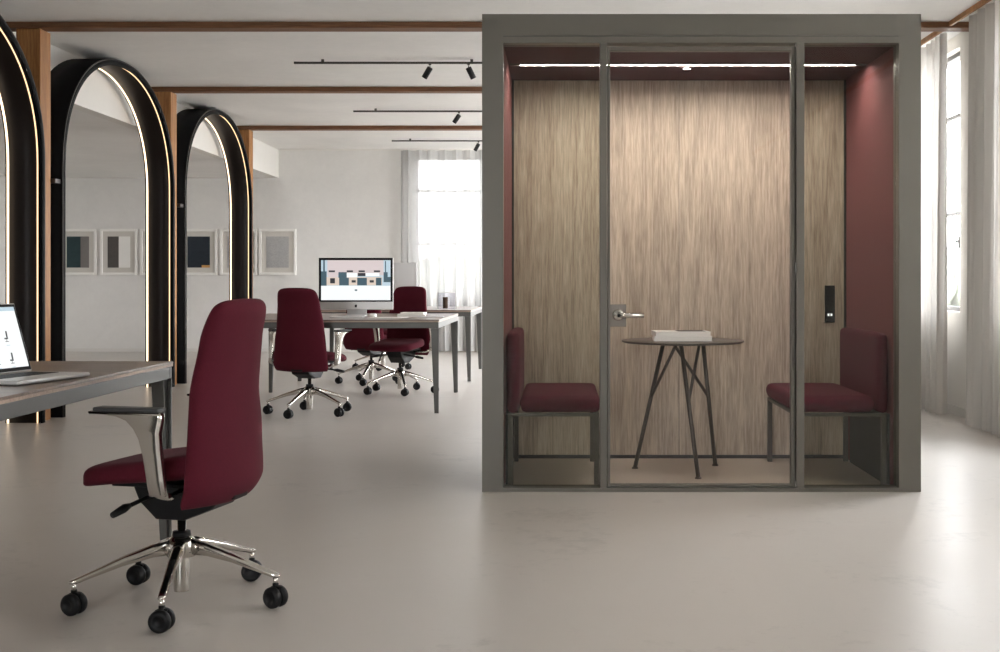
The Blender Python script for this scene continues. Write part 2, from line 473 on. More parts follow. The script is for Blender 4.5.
# outside
struct(MB().box(-60, 60, -60, 140, -1.2, -1.0, M['ground']).build('ground_outside'), 'paving outside the windows', 'ground')
tl = MB()
for k in range(34):
    x = -40+k*3.2+random.uniform(-1, 1); r = random.uniform(2.0, 3.4)
    b = bmesh.new(); bmesh.ops.create_icosphere(b, subdivisions=2, radius=r)
    for v in b.verts: v.co *= random.uniform(.85, 1.12)
    tl._merge(b, M['trees'], True, T(x, 96+random.uniform(-3, 3), .6))
tag(tl.build('tree_line_outside'), 'hazy tree line far beyond the back window', 'trees', kind='stuff')

# ------------------------------------------------------------------ timber frame
BY = [8.88, 11.86, 14.85]
nth = ['nearest', 'middle', 'farthest']
for i, y in enumerate(BY):
    tag(MB().box(XBH+.002, XR-.002, y-.02, y+.13, ZC-.046, ZC-.001, M['beam'], .004).build('ceiling_beam'),
        ['dark stained timber ceiling beam nearest the viewer, running to the right windows', 'dark stained timber ceiling beam, middle of the three', 'dark stained timber ceiling beam farthest back, near the back wall'][i], 'beam', 'timber ceiling beams')
    tag(MB().box(-4.06, -3.878, y, y+.185, 0, ZC-.0465, M['post'], .006).build('timber_post'),
        ['square timber post at the left between the first and second arches', 'square timber post between the second and third arches', 'square timber post past the third arch, nearest the framed prints'][i], 'post', 'timber posts between the arches')

# ------------------------------------------------------------------ arches
def arch_path(a, b, zs, n=40, off=0):
    """open path from near floor up over and down: (y,z), superellipse top"""
    e = 2/2.15; pts = []
    for k in range(7): pts.append((-(a-off), zs*k/7))
    for k in range(n+1):
        t = PI-PI*k/n
        c, s_ = math.cos(t), math.sin(t)
        pts.append((math.copysign(abs(c)**e, c)*(a-off), zs+abs(s_)**e*(b-off)))
    for k in range(7): pts.append((a-off, zs*(6-k)/7))
    return pts
def arch_band(mb, a, b, zs, x0, x1, off, th, m, flip=False):
    """shell between offsets off and off+th, from x0 to x1"""
    P0 = arch_path(a, b, zs, off=off); P1 = arch_path(a, b, zs, off=off+th)
    i = mb.mi(m); bm = mb.bm
    q = [[bm.verts.new((x, p[0], p[1])) for p in P] for P in (P0, P1) for x in (x0, x1)]
    n = len(P0)
    def strip(A, B):
        for k in range(n-1):
            f = bm.faces.new((A[k], A[k+1], B[k+1], B[k])); f.material_index = i; f.smooth = True
    strip(q[0], q[1]); strip(q[1], q[3]); strip(q[3], q[2]); strip(q[2], q[0])
    for k in (0, n-1):
        f = bm.faces.new((q[0][k], q[1][k], q[3][k], q[2][k])); f.material_index = i
AX0, AX1 = -4.12, -3.83
def make_arch(y, label):
    r = thing('arch_portal', label, 'arch', (0, y, 0), 0, 'black arch portals between the posts')
    a, b, zs = 1.335, 1.05, 1.925
    m = MB(); arch_band(m, a, b, zs, AX0, AX1-.012, 0, .012, M['archout']); m.build('outer_shell', r)
    m = MB(); arch_band(m, a, b, zs, AX0+.01, AX1-.03, .013, .022, M['arch']); m.build('inner_lining', r)
    m = MB(); arch_band(m, a, b, zs, AX1-.012, AX1, 0, .054, M['archout']); arch_band(m, a, b, zs, AX1-.0005, AX1+.001, -.001, .010, M['archedge']); m.build('front_rim', r)
    m = MB(); arch_band(m, a, b, zs, AX1-.046, AX1-.037, .0352, .004, M['ledf']); m.build('led_strip', r)
    m = MB(); arch_band(m, a, b, zs, AX0+.022, AX0+.036, .0352, .004, M['led']); m.build('led_strip', r)
    m = MB(); m.box(-3.90, -3.845, a-.0005, a+.0245, 1.80, 1.835, M['archedge'], .003); m.build('bracket', r)
    m = MB(); m.box(-3.90, -3.845, -a-.099, -a+.0005, 1.80, 1.835, M['archedge'], .003); m.build('bracket', r)
    return r
make_arch(7.52, 'black arch portal with lit edges, cut off by the left side of the view')
make_arch(10.50, 'black arch portal with lit edges, second from the left, two prints seen through it')
make_arch(13.49, 'black arch portal with lit edges, narrowest and farthest, dark navy print seen through it')

# ------------------------------------------------------------------ framed prints
def ptex(name, c0, c1, scale):
    m, nt, b, out = base_mat(name); b.inputs['Roughness'].default_value = .8
    tc = N(nt, 'ShaderNodeTexCoord'); bk = N(nt, 'ShaderNodeTexBrick', Scale=scale)
    mp = N(nt, 'ShaderNodeMapping'); mp.inputs['Rotation'].default_value = (PI/2, 0, 0)
    bk.inputs['Color1'].default_value = c0; bk.inputs['Color2'].default_value = tuple(.5*a+.5*b_ for a, b_ in zip(c0, c1)); bk.inputs['Mortar'].default_value = c1
    bk.inputs['Mortar Size'].default_value = .03
    nt.links.new(tc.outputs['Object'], mp.inputs['Vector']); nt.links.new(mp.outputs['Vector'], bk.inputs['Vector']); nt.links.new(bk.outputs['Color'], b.inputs['Base Color'])
    return m
PG = ptex('print_grey_grid', rgb(150, 149, 149), rgb(186, 185, 184), 22)
PN = ptex('print_navy', rgb(22, 30, 40), rgb(36, 46, 56), 12)
PT = ptex('print_teal', rgb(28, 52, 56), rgb(44, 66, 68), 12)
PD = ptex('print_dark_grey', rgb(78, 74, 70), rgb(92, 88, 84), 14)
PM = ptex('print_mid_grey', rgb(112, 108, 106), rgb(124, 120, 116), 14)
GOLD = plain('print_gold', rgb(200, 150, 90), .6)
kw = 17.6/1190
prints = [
    (77, [(-.5, .12, -.5, .5, PT), (.12, .5, -.5, .5, PM)], 'white framed print, half dark teal half grey, leftmost seen through the second arch'),
    (118, [(-.5, 0, -.5, .5, PD), (0, .5, -.5, .5, M['framew'])], 'white framed print, half dark grey half white, right one seen through the second arch'),
    (158, [(-.5, .5, -.5, .5, PM)], 'white framed print mostly hidden behind the far side of the second arch'),
    (198, [(-.5, .5, -.5, .5, PN), (.14, .5, -.5, -.42, GOLD)], 'white framed dark navy print with a gold corner, seen through the third arch'),
    (238, [(-.5, .5, -.5, .5, PG)], 'white framed print mostly hidden behind the far side of the third arch'),
    (277, [(-.5, .5, -.5, .5, PG)], 'white framed pale grey print alone on the open wall above the red chair'),
]
for px, cols, lab in prints:
    x = (px-560)*17.55/1190; zc = H+(280-252)*17.55/1190
    r = thing('picture_frame', lab, 'picture', (x, YB-.035, zc), 0, 'framed prints on the back wall')
    w, h, t = .275, .34, .036
    m = MB()
    for a in ((-w, -w+t, -h, h), (w-t, w, -h, h), (-w+t, w-t, -h, -h+t), (-w+t, w-t, h-t, h)): m.box(a[0], a[1], 0, .034, a[2], a[3], M['framew'], .003)
    m.build('frame', r)
    m = MB(); m.box(-w+t, w-t, .020, .033, -h+t, h-t, M['mat']); m.build('mat_board', r)
    m = MB()
    for j, (u0, u1, v0, v1, mm) in enumerate(cols): m.box(u0*.33, u1*.33, .016-.0015*j, .0198, v0*.46, v1*.46, mm)
    m.build('print', r)

# ------------------------------------------------------------------ track lights
def spot(x, y, ang, lab):
    r = thing('spotlight', lab, 'spotlight', (x, y, ZC-.040), 0, 'black track spotlights')
    m = MB(); m.box(-.012, .012, -.010, .010, -.01, 0, M['track'], .002); m.tube([(0, 0, -.01), (0, 0, -.034)], .004, M['track']); m.build('stem', r)
    m = MB(); m.lathe([(0, .006), (.021, .006), (.026, .002), (.026, -.1), (.021, -.1), (.019, -.085), (0, -.085)], M['black'], 20)
    m.build('lamp_head', r, (0, 0, -.036), (R(14), R(ang), 0))
    return r
for i, (y, x0) in enumerate(((10.38, -2.32), (13.36, -2.32), (16.2, -2.29))):
    trk = tag(MB().box(x0, 2.4, y-.010, y+.010, ZC-.040, ZC-.022, M['track'], .002).build('track_rail'),
        ['long black lighting track nearest the viewer, carrying two spotlights in view', 'black lighting track, middle of three, with one spotlight in view', 'black lighting track farthest back, above the back window'][i], 'light track', 'ceiling light tracks')
    for xc in (x0+.25, x0+1.55, 1.9):
        m = MB(); m.box(xc-.012, xc+.012, y-.006, y+.006, ZC-.022, ZC, M['track']); m.build('mounting_clip', trk)
spot((430-560)*10.38/1190, 10.38, 33, 'black spotlight on the nearest track, left one, tilted down to the left')
spot((468.5-560)*10.38/1190, 10.38, -26, 'black spotlight on the nearest track beside the booth, tilted down to the right')
spot((459-560)*13.36/1190, 13.36, 36, 'black spotlight on the middle track, tilted down to the left')
spot((478.5-560)*16.2/1190, 16.2, 30, 'small black spotlight on the farthest track, touching the booth edge')

# ------------------------------------------------------------------ booth
BX0, BX1, BY0, BY1, BZ = -.39, 1.805, 5.95, 7.17, 2.39
IX0, IX1, IYB, IZ = -.285, 1.695, 7.058, 2.245
FZ = .003
booth = thing('meeting_booth', 'grey framed glass fronted meeting booth lined with oak and burgundy felt', 'booth', ((BX0+BX1)/2, BY0, 0))
ox, oy = booth.location.x, booth.location.y
def bp(name, mb, parent=None, label=None):
    """build with world coords under the booth"""
    o = mb.build(name, parent or booth)
    if parent is None: o.location = (-ox, -oy, 0)
    if label: o['label'] = label
    return o
m = MB(); fd = .10
m.box(BX0, IX0, BY0, BY0+fd, 0, BZ, M['booth'])
m.box(IX1, BX1, BY0, BY0+fd, 0, BZ, M['booth'])
m.box(IX0, IX1, BY0, BY0+fd, 2.282, BZ, M['booth'])
m.box(IX0, IX1, BY0+.003, BY0+fd, 2.278, 2.282, M['boothdark'])
m.box(IX0, IX1, BY0, BY0+fd, IZ, 2.278, M['booth'])
m.box(IX0, IX1, BY0, BY0+fd, 0, .020, M['booth'])
for sx in ((797-560)*.005, (903-560)*.005):
    m.lathe([(0, -.002), (.005, -.002), (.005, .002)], M['boothdark'], 10, T(sx, BY0, 2.280) @ Matrix.Rotation(PI/2, 4, 'X'))
bp('front_frame', m)
for s in (0, 1):
    m = MB()
    if s == 0: m.box(BX0, IX0-.014, BY0+fd+.001, BY1, 0, BZ, M['booth'])
    else: m.box(IX1+.014, BX1, BY0+fd+.001, BY1, 0, BZ, M['booth'])
    w = bp('side_wall', m)
    m = MB()
    x0, x1 = (IX0-.013, IX0) if s == 0 else (IX1, IX1+.013)
    m.box(x0, x1, BY0+fd+.002, IYB-.012, FZ, IZ, M['feltw'])
    bp('felt_panel', m, w, 'burgundy felt wall lining')
    m = MB()
    xa, xb = (IX0-.005, IX0+.012) if s == 0 else (IX1-.012, IX1+.005)
    m.box(xa, xb, IYB-.012, IYB, FZ, IZ, M['boothdark']); bp('corner_trim', m, w, 'dark corner trim')
m = MB(); m.box(IX0-.012, IX1+.012, IYB+.02, BY1, 0, BZ, M['booth']); bw = bp('back_wall', m)
xm = (679-560)*.005931
for a, b in ((IX0+.012, xm-.0015), (xm+.0015, IX1-.012)):
    m = MB(); m.box(a, b, IYB, IYB+.019, FZ+.02, IZ-.002, M['oak'], .001)
    bp('oak_panel', m, bw, 'vertical grained light oak panel')
m = MB(); m.box(IX0+.012, IX1-.012, IYB-.008, IYB+.018, FZ, FZ+.02, M['boothdark']); bp('plinth_strip', m, bw, 'black strip at the foot of the oak')
m = MB(); m.box(IX0-.014, IX1+.014, BY0+fd+.001, IYB+.018, 2.27, BZ, M['booth']); rf = bp('roof', m)
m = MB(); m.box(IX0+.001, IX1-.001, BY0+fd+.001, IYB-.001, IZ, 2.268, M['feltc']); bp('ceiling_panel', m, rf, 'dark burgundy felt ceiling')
m = MB(); m.box(-.22, 1.62, 6.524, 6.538, IZ-.006, IZ-.0005, M['ledb']); bp('led_strip', m, rf, 'thin lit strip across the booth ceiling')
m = MB(); m.box(-.275, 1.685, 6.512, 6.519, IZ-.008, IZ-.0005, M['boothdark']); m.box(-.275, 1.685, 6.543, 6.55, IZ-.008, IZ-.0005, M['boothdark'])
bp('led_channel', m, rf)
m = MB(); m.lathe([(0, 0), (.018, 0), (.018, .006)], M['ledspot'], 16, T(.706, 6.64, IZ-.007)); m.lathe([(.018, .001), (.03, .001), (.03, .007)], M['boothdark'], 16, T(.706, 6.64, IZ-.008))
bp('downlight', m, rf, 'tiny lit spot in the booth ceiling')
m = MB(); m.box(IX0, IX1, BY0+fd, IYB, .001, FZ, M['bfloor']); bp('booth_floor', m)
# sidelights + mullions
def px5(x): return (x-560)*.005
for a, b, gx0, gx1 in ((600, 607, IX0, px5(600)), (796.5, 804.5, px5(804.5), IX1)):
    m = MB(); m.box(px5(a), px5(b), BY0+.0005, BY0+.09, .020, IZ, M['booth'], .002); bp('mullion', m)
    m = MB(); m.box(gx0+.001, gx1-.001, BY0+.046, BY0+.054, .0205, IZ-.001, M['gtint']); bp('side_pane', m, None, 'fixed side pane of glass')
# door
m = MB()
dx0, dx1 = px5(607.6), px5(796)
st = .014
m.box(dx0, dx0+st, BY0+.02, BY0+.065, .022, IZ-.012, M['booth'], .002)
m.box(dx1-st-.006, dx1, BY0+.02, BY0+.065, .022, IZ-.012, M['booth'], .002)
m.box(dx0+st, dx1-st-.006, BY0+.02, BY0+.065, IZ-.034, IZ-.012, M['booth'], .002)
m.box(dx0+st, dx1-st-.006, BY0+.02, BY0+.065, .022, .034, M['booth'], .002)
door = bp('door', m, None, 'glass door with a slim grey frame')
m = MB(); m.box(dx0+st+.001, dx1-st-.007, BY0+.039, BY0+.047, .0345, IZ-.035, M['glass']); bp('glass_pane', m, door)
hx, hz = px5(618.5), H+(280-315)*.005
m = MB(); m.box(px5(609), px5(626.5), BY0+.033, BY0+.0385, H+(280-327)*.005, H+(280-304.5)*.005, M['frost']); bp('lock_plate', m, door, 'square matt plate on the glass')
m = MB()
rot = T(hx, BY0+.033, hz) @ Matrix.Rotation(PI/2, 4, 'X')
m.lathe([(0, .012), (.024, .012), (.028, .008), (.030, 0)], M['chrome'], 24, rot)
m.tube([(hx, BY0+.02, hz), (hx, BY0-.03, hz)], .011, M['chrome'])
m.tube([(hx-.006, BY0-.034, hz+.002), (hx+.03, BY0-.036, hz), (hx+.125, BY0-.036, hz-.001)], [.013, .012, .0115], M['chrome'])
m.lathe([(0, .012), (.008, .012), (.008, -.012), (0, -.012)], M['black'], 14, T(hx, BY0-.045, hz) @ Matrix.Rotation(PI/2, 4, 'X'))
bp('door_handle', m, door, 'chrome lever handle')
for zc, hh in ((H+(280-44)*.005, .018), (H+(280-268)*.005, .028), (H+(280-490)*.005+.03, .014)):
    m = MB(); m.box(px5(795.2), px5(798.2), BY0+.004, BY0+.0195, zc-hh, zc+hh, M['steel'], .002); bp('hinge', m, door, 'bright steel hinge')
# power outlet on back
m = MB()
kx = 7.058/1190
x0, x1, z0, z1 = (824.5-560)*kx, (834.5-560)*kx, H-(322.5-280)*kx, H-(285.5-280)*kx
m.box(x0, x1, IYB-.012, IYB-.0005, z0, z1, M['black'], .002)
po = bp('power_panel', m, None, 'narrow black socket and switch panel on the oak')
for zf in (.16, .42, .66):
    m = MB(); zz = z0+(z1-z0)*(zf+.08); m.box(x0+.010, x1-.010, IYB-.014, IYB-.0122, zz-.022, zz+.022, M['bezel'], .002); bp('socket', m, po)
em = emit('touch_icon', (1, 1, 1, 1), 1.2)
for dx in (-.009, .008):
    m = MB(); zz = z0+(z1-z0)*.21; m.box((x0+x1)/2+dx-.005, (x0+x1)/2+dx+.005, IYB-.0152, IYB-.0142, zz-.007, zz+.007, em); bp('touch_icon', m, po, 'small lit white touch icon')

# ------------------------------------------------------------------ booth benches
def bench(side, label):
    """side -1: against left felt wall, seat pointing +x; local x runs from the wall outward"""
    sx = 1 if side < 0 else -1
    wx = IX0+.003 if side < 0 else IX1-.003
    r = thing('bench_seat', label, 'bench', (wx, 6.10, FZ), 0, 'burgundy benches in the booth')
    def X(a, b): return (a, b) if sx > 0 else (-b, -a)
    D, W = .49, .86
    # frame
    m = MB()
    for a, b, y0, y1 in ((.015, D-.008, .012, .036), (.015, D-.008, W-.036, W-.012), (.015, .04, .036, W-.036), (D-.033, D-.008, .036, W-.036)):
        m.box(*X(a, b), y0, y1, .356, .372, M['tablemetal'], .001)
    m.build('seat_frame', r)
    for a in (.015, D-.033):
        for y in (.012, W-.037):
            m = MB(); m.box(*X(a, a+.025), y, y+.025, 0, .356, M['tablemetal'], .002); m.build('leg', r)
    m = MB(); m.box(*X(.002, .013), .0, W-.06, .001, .37, M['deskdark'], .001); p = m.build('back_panel', r); p['label'] = 'dark panel below the seat against the felt'
    # seat cushion
    m = MB()
    def fs(u, v, s):
        x = (D-.078)/2*u*(1-.01*abs(v)**8)+(D+.078)/2
        y = W/2*v*(1-.012*abs(u)**8)+W/2
        t = .043*max(0, (1-abs(u)**22)*(1-abs(v)**24))**.4
        if s > 0: t += .006*(1-u*u)*(1-v*v)
        return Vector((sx*x, y, .4165+s*t))
    m.pad(fs, M['redseat'], 26, 26); m.build('seat_cushion', r)
    m = MB()
    def fb(u, v, s):
        y = W/2*u*(1-.01*abs(v)**8)+W/2
        z = .375+(.785-.375)*(v*.5+.5)*(1)
        t = (.035 if sx > 0 else .030)*max(0, (1-abs(u)**24)*(1-abs(v)**22))**.4
        if s > 0: t += .005*(1-u*u)*(1-v*v)
        c = .039 if sx > 0 else .034
        return Vector((sx*(c+s*t), y, z-.012*abs(u)**10*max(0, v)))
    m.pad(fb, M['redseat'], 26, 24); m.build('backrest', r)
    return r
bench(-1, 'burgundy bench against the left booth wall, behind the left side pane')
bench(1, 'burgundy bench against the right booth wall, below the socket panel')

# ------------------------------------------------------------------ round table
tx, ty = .68, 6.60
tb = thing('round_table', 'dark round table on splayed metal legs inside the booth', 'table', (tx, ty, FZ))
zt = .725-FZ
m = MB(); m.lathe([(0, zt-.012), (.325, zt-.012), (.338, zt-.006), (.338, zt), (.336, zt+.002), (0, zt+.002)], M['tabletop'], 64); m.build('tabletop', tb)
for k, ang in enumerate((164, 282, 41)):
    a = R(ang)
    foot = Vector((.27*math.cos(a), .27*math.sin(a), .006))
    top = Vector((.125*math.cos(a-.38), .125*math.sin(a-.38), zt-.013))
    br = Vector((.095*math.cos(a+1.4), .095*math.sin(a+1.4), zt-.013))
    mid = foot.lerp(top, .56)
    m = MB(); m.tube([foot, top], .0115, M['tablemetal'], 12)
    m.tube([mid, br], .009, M['tablemetal'], 10)
    lg = m.build('leg', tb)
    m = MB(); m.lathe([(0, 0), (.018, 0), (.018, .005), (.012, .010), (0, .010)], M['tablemetal'], 16, T(foot.x, foot.y, 0)); m.build('foot_glide', lg)
m = MB(); m.lathe([(0, zt-.019), (.15, zt-.019), (.15, zt-.0125), (0, zt-.0125)], M['tablemetal'], 32); m.build('mounting_plate', tb)

def booklet(w, d, h, x, y, z, rz, label, print_=False):
    r = thing('booklet', label, 'book', (x, y, z), rz)
    m = MB(); m.box(-w/2+.003, w/2-.002, -d/2+.003, d/2-.003, .0025, h-.0025, M['paper']); m.build('page_block', r)
    m = MB(); m.box(-w/2, w/2, -d/2, d/2, 0, .0024, M['paper']); m.box(-w/2, w/2, -d/2, d/2, h-.0024, h, M['paper']); m.box(-w/2, -w/2+.0028, -d/2, d/2, .0024, h-.0024, M['paper']); m.build('cover', r)
    if print_:
        m = MB(); m.box(-.02, w/2-.02, -d/2+.05, d/2-.03, h, h+.0012, M['ink']); o = m.build('cover_print', r); o['label'] = 'dark printed area on the cover'
    return r
k = 6.55/1190
booklet(.315, .22, .026, (682-560)*k, 6.56, .728, R(-2), 'thick white booklet lying on the round table, lower of the two')
booklet(.30, .21, .024, (681-560)*k, 6.565, .7545, R(3), 'white booklet with a dark cover print, on top of the pair', True)

# ------------------------------------------------------------------ desks
def desk(x0, x1, y0, y1, label, zt=.745):
    cx, cy = (x0+x1)/2, (y0+y1)/2
    r = thing('office_desk', label, 'desk', (cx, cy, 0), 0, 'office desks')
    hx, hy = (x1-x0)/2, (y1-y0)/2
    m = MB(); m.box(-hx, hx, -hy, hy, zt-.010, zt, M['deskwood'], .0015); m.build('tabletop', r)
    m = MB(); m.box(-hx+.001, hx-.001, -hy+.001, hy-.001, zt-.020, zt-.0101, M['deskedge']); o = m.build('edge_band', r); o['label'] = 'pale wooden edge of the top'
    m = MB(); t = .03
    for a in ((-hx+.004, hx-.004, -hy+.004, -hy+t), (-hx+.004, hx-.004, hy-t, hy-.004), (-hx+.004, -hx+t, -hy+t, hy-t), (hx-t, hx-.004, -hy+t, hy-t)):
        m.box(*a, zt-.068, zt-.0205, M['deskmetal'], .003)
    m.box(-hx+t, hx-t, -.06, .06, zt-.065, zt-.0205, M['deskmetal'])
    m.build('apron', r)
    for sx in (-1, 1):
        for sy in (-1, 1):
            m = MB()
            X = lambda d: sx*(hx-.004-d)
            Y = lambda d: sy*(hy-.004-d)
            ztop = zt-.069
            def taper(xa, xb, ya, yb, xa2, xb2, ya2, yb2, mm):
                b = bmesh.new(); vs = []
                for z, (p, q, u, w) in ((0, (xa2, xb2, ya2, yb2)), (ztop, (xa, xb, ya, yb))):
                    vs.append([b.verts.new((X(p), Y(u), z)), b.verts.new((X(q), Y(u), z)), b.verts.new((X(q), Y(w), z)), b.verts.new((X(p), Y(w), z))])
                b.faces.new(vs[0]); b.faces.new(vs[1])
                for i in range(4): b.faces.new((vs[0][i], vs[0][(i+1) % 4], vs[1][(i+1) % 4], vs[1][i]))
                bmesh.ops.recalc_face_normals(b, faces=b.faces)
                m._merge(b, mm, False)
            taper(0, .062, 0, .010, 0, .034, 0, .010, M['deskmetal'])       # plate facing y
            taper(.014, .060, .010, .058, .010, .032, .010, .032, M['deskdark'])  # dark fill, shade inside the channel put in as colour
            taper(.012, .062, .058, .064, .009, .034, .032, .038, M['deskmetal'])  # inner face
            m.build('leg', r)
    return r
desk(-3.36, -1.55, 3.0, 4.77, 'nearest desk at the left edge carrying the laptop', .735)
desk(-2.75, -.96, 9.45, 11.23, 'desk in the middle distance carrying the large white desktop computer')
desk(-2.75, -.93, 12.45, 14.2, 'farthest desk near the back window, holding a clear box')

# ------------------------------------------------------------------ office chair
def make_chair():
    r = thing('office_chair', 'x', 'chair', (0, 0, 0), 0, 'burgundy swivel office chairs')
    # backrest
    def prof(z):   # z 0..1 -> (half width, y offset)
        pts = [(0, .234, -.190), (.10, .236, -.210), (.35, .220, -.206), (.55, .203, -.198), (.8, .182, -.214), (1, .166, -.240)]
        for (a, w0, y0), (b, w1, y1) in zip(pts, pts[1:]):
            if z <= b:
                t = (z-a)/(b-a); t = t*t*(3-2*t)*.5+t*.5
                return w0+(w1-w0)*t, y0+(y1-y0)*t
        return pts[-1][1:]
    Z0, Z1 = .346, 1.0
    def fb(u, v, s):
        z = v*.5+.5
        w, y = prof(z)
        cor = 1-.07*abs(v)**16
        x = u*w*cor
        zz = Z0+(Z1-Z0)*z
        zz -= (.012*abs(u)**3)*max(0, v)**4
        zz += .004*u*u*max(0, -v)**4
        zz -= max(0, v)**8*.012*abs(u)**10
        t = .026*max(0, (1-abs(u)**9)*(1-abs(v)**14))**.5
        wrap = (.062-.030*z)*u*u
        return Vector((x, y+wrap+s*t, zz))
    m = MB(); m.pad(fb, M['red'], 26, 40); m.build('backrest', r)
    # seat
    def fs(u, v, s):
        # v -1 rear .. 1 front ; u across
        y = .064+.219*v
        w = .238*(1-.10*max(0, v)**3-.26*max(0, -v)**2)
        x = u*w*(1-.12*abs(v)**12)
        y = y*1 - .05*max(0, v)*abs(u)**3
        zc = .440 + .030*(1-v)*.5 -.006 - .012*max(0, v)**3
        t = .034*max(0, (1-abs(u)**8)*(1-abs(v)**10))**.5
        if s > 0: t += .014*abs(u)**3*(1-max(0, v))*(1-abs(u)**12) + .016*max(0, -v)*(1-abs(v)**10)
        else: t *= .9
        return Vector((x, y, zc+s*t))
    m = MB(); m.pad(fs, M['red'], 30, 30); m.build('seat', r)
    # mechanism
    m = MB()
    m.prism([(-.17, .355), (-.15, .325), (-.05, .285), (.05, .285), (.11, .34), (.13, .385), (.13, .412), (-.17, .412)], -.075, .075, M['black'], 'x', .008)
    m.box(-.15, .15, -.13, .16, .402, .416, M['black'], .004)
    m.box(-.05, .05, -.215, -.14, .352, .43, M['black'], .01)
    mech = m.build('tilt_mechanism', r)
    for sx, yy in ((-1, .06), (1, .04)):
        m = MB(); m.tube([(sx*.07, yy, .365), (sx*.19, yy+.01, .35)], .007, M['black'], 10)
        m.tube([(sx*.19, yy+.01, .35), (sx*.215, yy+.011, .347), (sx*.275, yy+.012, .337)], [.009, .014, .010], M['black'], 10, flat=1.0)
        m.build('lever', mech)
    # column
    m = MB()
    m.lathe([(0, .04), (.024, .04), (.025, .045), (.025, .20), (.022, .21), (.014, .212), (.014, .29), (0, .29)], M['chrome'], 24); m.build('gas_column', r)
    m = MB(); m.lathe([(.024, .150), (.046, .155), (.05, .175), (.048, .20), (.04, .213), (.03, .220), (.016, .222)], M['chrome'], 28); m.lathe([(.014, .222), (.03, .222), (.028, .236), (.014, .238)], M['black'], 20)
    m.build('base_hub', r)
    for kk in range(5):
        m = MB()
        pts = []; 
        b = bmesh.new(); rings = []
        for (x, zt_, zb_, w) in ((.035, .214, .160, .021), (.09, .200, .158, .019), (.18, .170, .140, .016), (.27, .135, .113, .0135), (.315, .118, .099, .013), (.335, .111, .097, .0115), (.343, .106, .099, .006)):
            h2 = (zt_-zb_)/2; zc = (zt_+zb_)/2
            rings.append([b.verts.new((x, w*math.copysign(abs(math.cos(t))**.7, math.cos(t)), zc+h2*math.copysign(abs(math.sin(t))**.7, math.sin(t)))) for t in (2*PI*q/14 for q in range(14))])
        for A, B in zip(rings, rings[1:]):
            for q in range(14): b.faces.new((A[q], A[(q+1) % 14], B[(q+1) % 14], B[q]))
        b.faces.new(rings[0]); b.faces.new(rings[-1][::-1]); bmesh.ops.recalc_face_normals(b, faces=b.faces)
        m._merge(b, M['chrome'], True)
        m.tube([(.328, 0, .102), (.328, 0, .072)], .0085, M['chrome'], 10)
        lg = m.build('base_leg', r, None, (0, 0, kk*2*PI/5))
        lg['k'] = kk
        m = MB()
        for sx in (-1, 1):
            m.lathe([(0, .0015), (.026, .0015), (.033, .004), (.035, .010), (.034, .020), (.029, .026), (.018, .027), (.016, .024), (0, .024)], M['rubber'], 24,
                    Matrix.Rotation(PI/2*sx, 4, 'Y') @ T(0, 0, .002))
        m.tube([(0, 0, .002), (0, 0, .044)], .010, M['black'], 10)
        m.prism([(-.028, .012), (-.020, .030), (0, .040), (.020, .034), (.012, .02)], -.004, .004, M['black'], 'x')
        m.build('caster', lg, (.328, 0, .035), (0, 0, R((40, 75, 20, 110, 55)[kk])))
    # armrests
    for sx in (-1, 1):
        x0 = .285
        P = [(-0.117, 0.403), (-0.067, 0.403), (-0.06, 0.435), (-0.044, 0.525), (-0.03, 0.575), (-0.012, 0.607), (0.013, 0.631), (0.048, 0.643), (0.098, 0.648), (0.143, 0.652), (0.143, 0.657), (-0.104, 0.657), (-0.104, 0.635), (-0.096, 0.595), (-0.1, 0.535), (-0.11, 0.455)]
        m = MB(); m.prism(P, sx*(x0-.017), sx*(x0+.017), M['chrome'], 'x', .007, 3, smooth=True)
        m.tube([(sx*.10, -.08, .392), (sx*.22, -.088, .388), (sx*.285, -.092, .412)], [.012, .012, .016], M['chrome'], 10)
        ar = m.build('armrest', r)
        m = MB(); m.box(sx*x0-.026, sx*x0+.026, -.103, .120, .658, .672, M['padgrey'], .006, 3); m.build('arm_pad', ar)
    return r
chair = make_chair()
def set_chair(c, x, y, fwd_deg, base_deg, label, axis_deg=-110):
    """fwd_deg: direction the chair faces, degrees ccw from +x; base_deg: direction of one base leg"""
    c.location = (x, y, 0); rz = R(fwd_deg)-PI/2; c.rotation_euler = (0, 0, rz); c['label'] = label
    for ch in children(c):
        if ch.name.startswith('base_leg'): 
            k = ch['k']; ch.rotation_euler = (0, 0, R(base_deg)-rz+k*2*PI/5)
            for cs in children(ch):
                if cs.name.startswith('caster'): cs.rotation_euler = (0, 0, R(axis_deg+(0, 14, -12, 25, 8)[k])-R(base_deg)-k*2*PI/5)
cB, cC, cD, cE = (copy_tree(chair) for _ in range(4))
set_chair(chair, -1.243, 3.91, 167, 205.6, 'large burgundy swivel chair in the foreground pulled up to the left desk')
set_chair(cB, -1.98, 9.41, 74, 181, 'burgundy swivel chair seen from behind in front of the desktop computer')
set_chair(cC, -1.50, 11.17, 250, 213, 'burgundy swivel chair facing the viewer behind the middle desk')
set_chair(cD, -1.94, 12.23, 70, 193, 'burgundy swivel chair seen from behind, partly hidden beyond the middle desk')
set_chair(cE, -2.11, 14.2, 270, 198, 'farthest burgundy swivel chair, only its chrome base showing past the others')
for o in bpy.data.objects:
    if 'k' in o: del o['k']

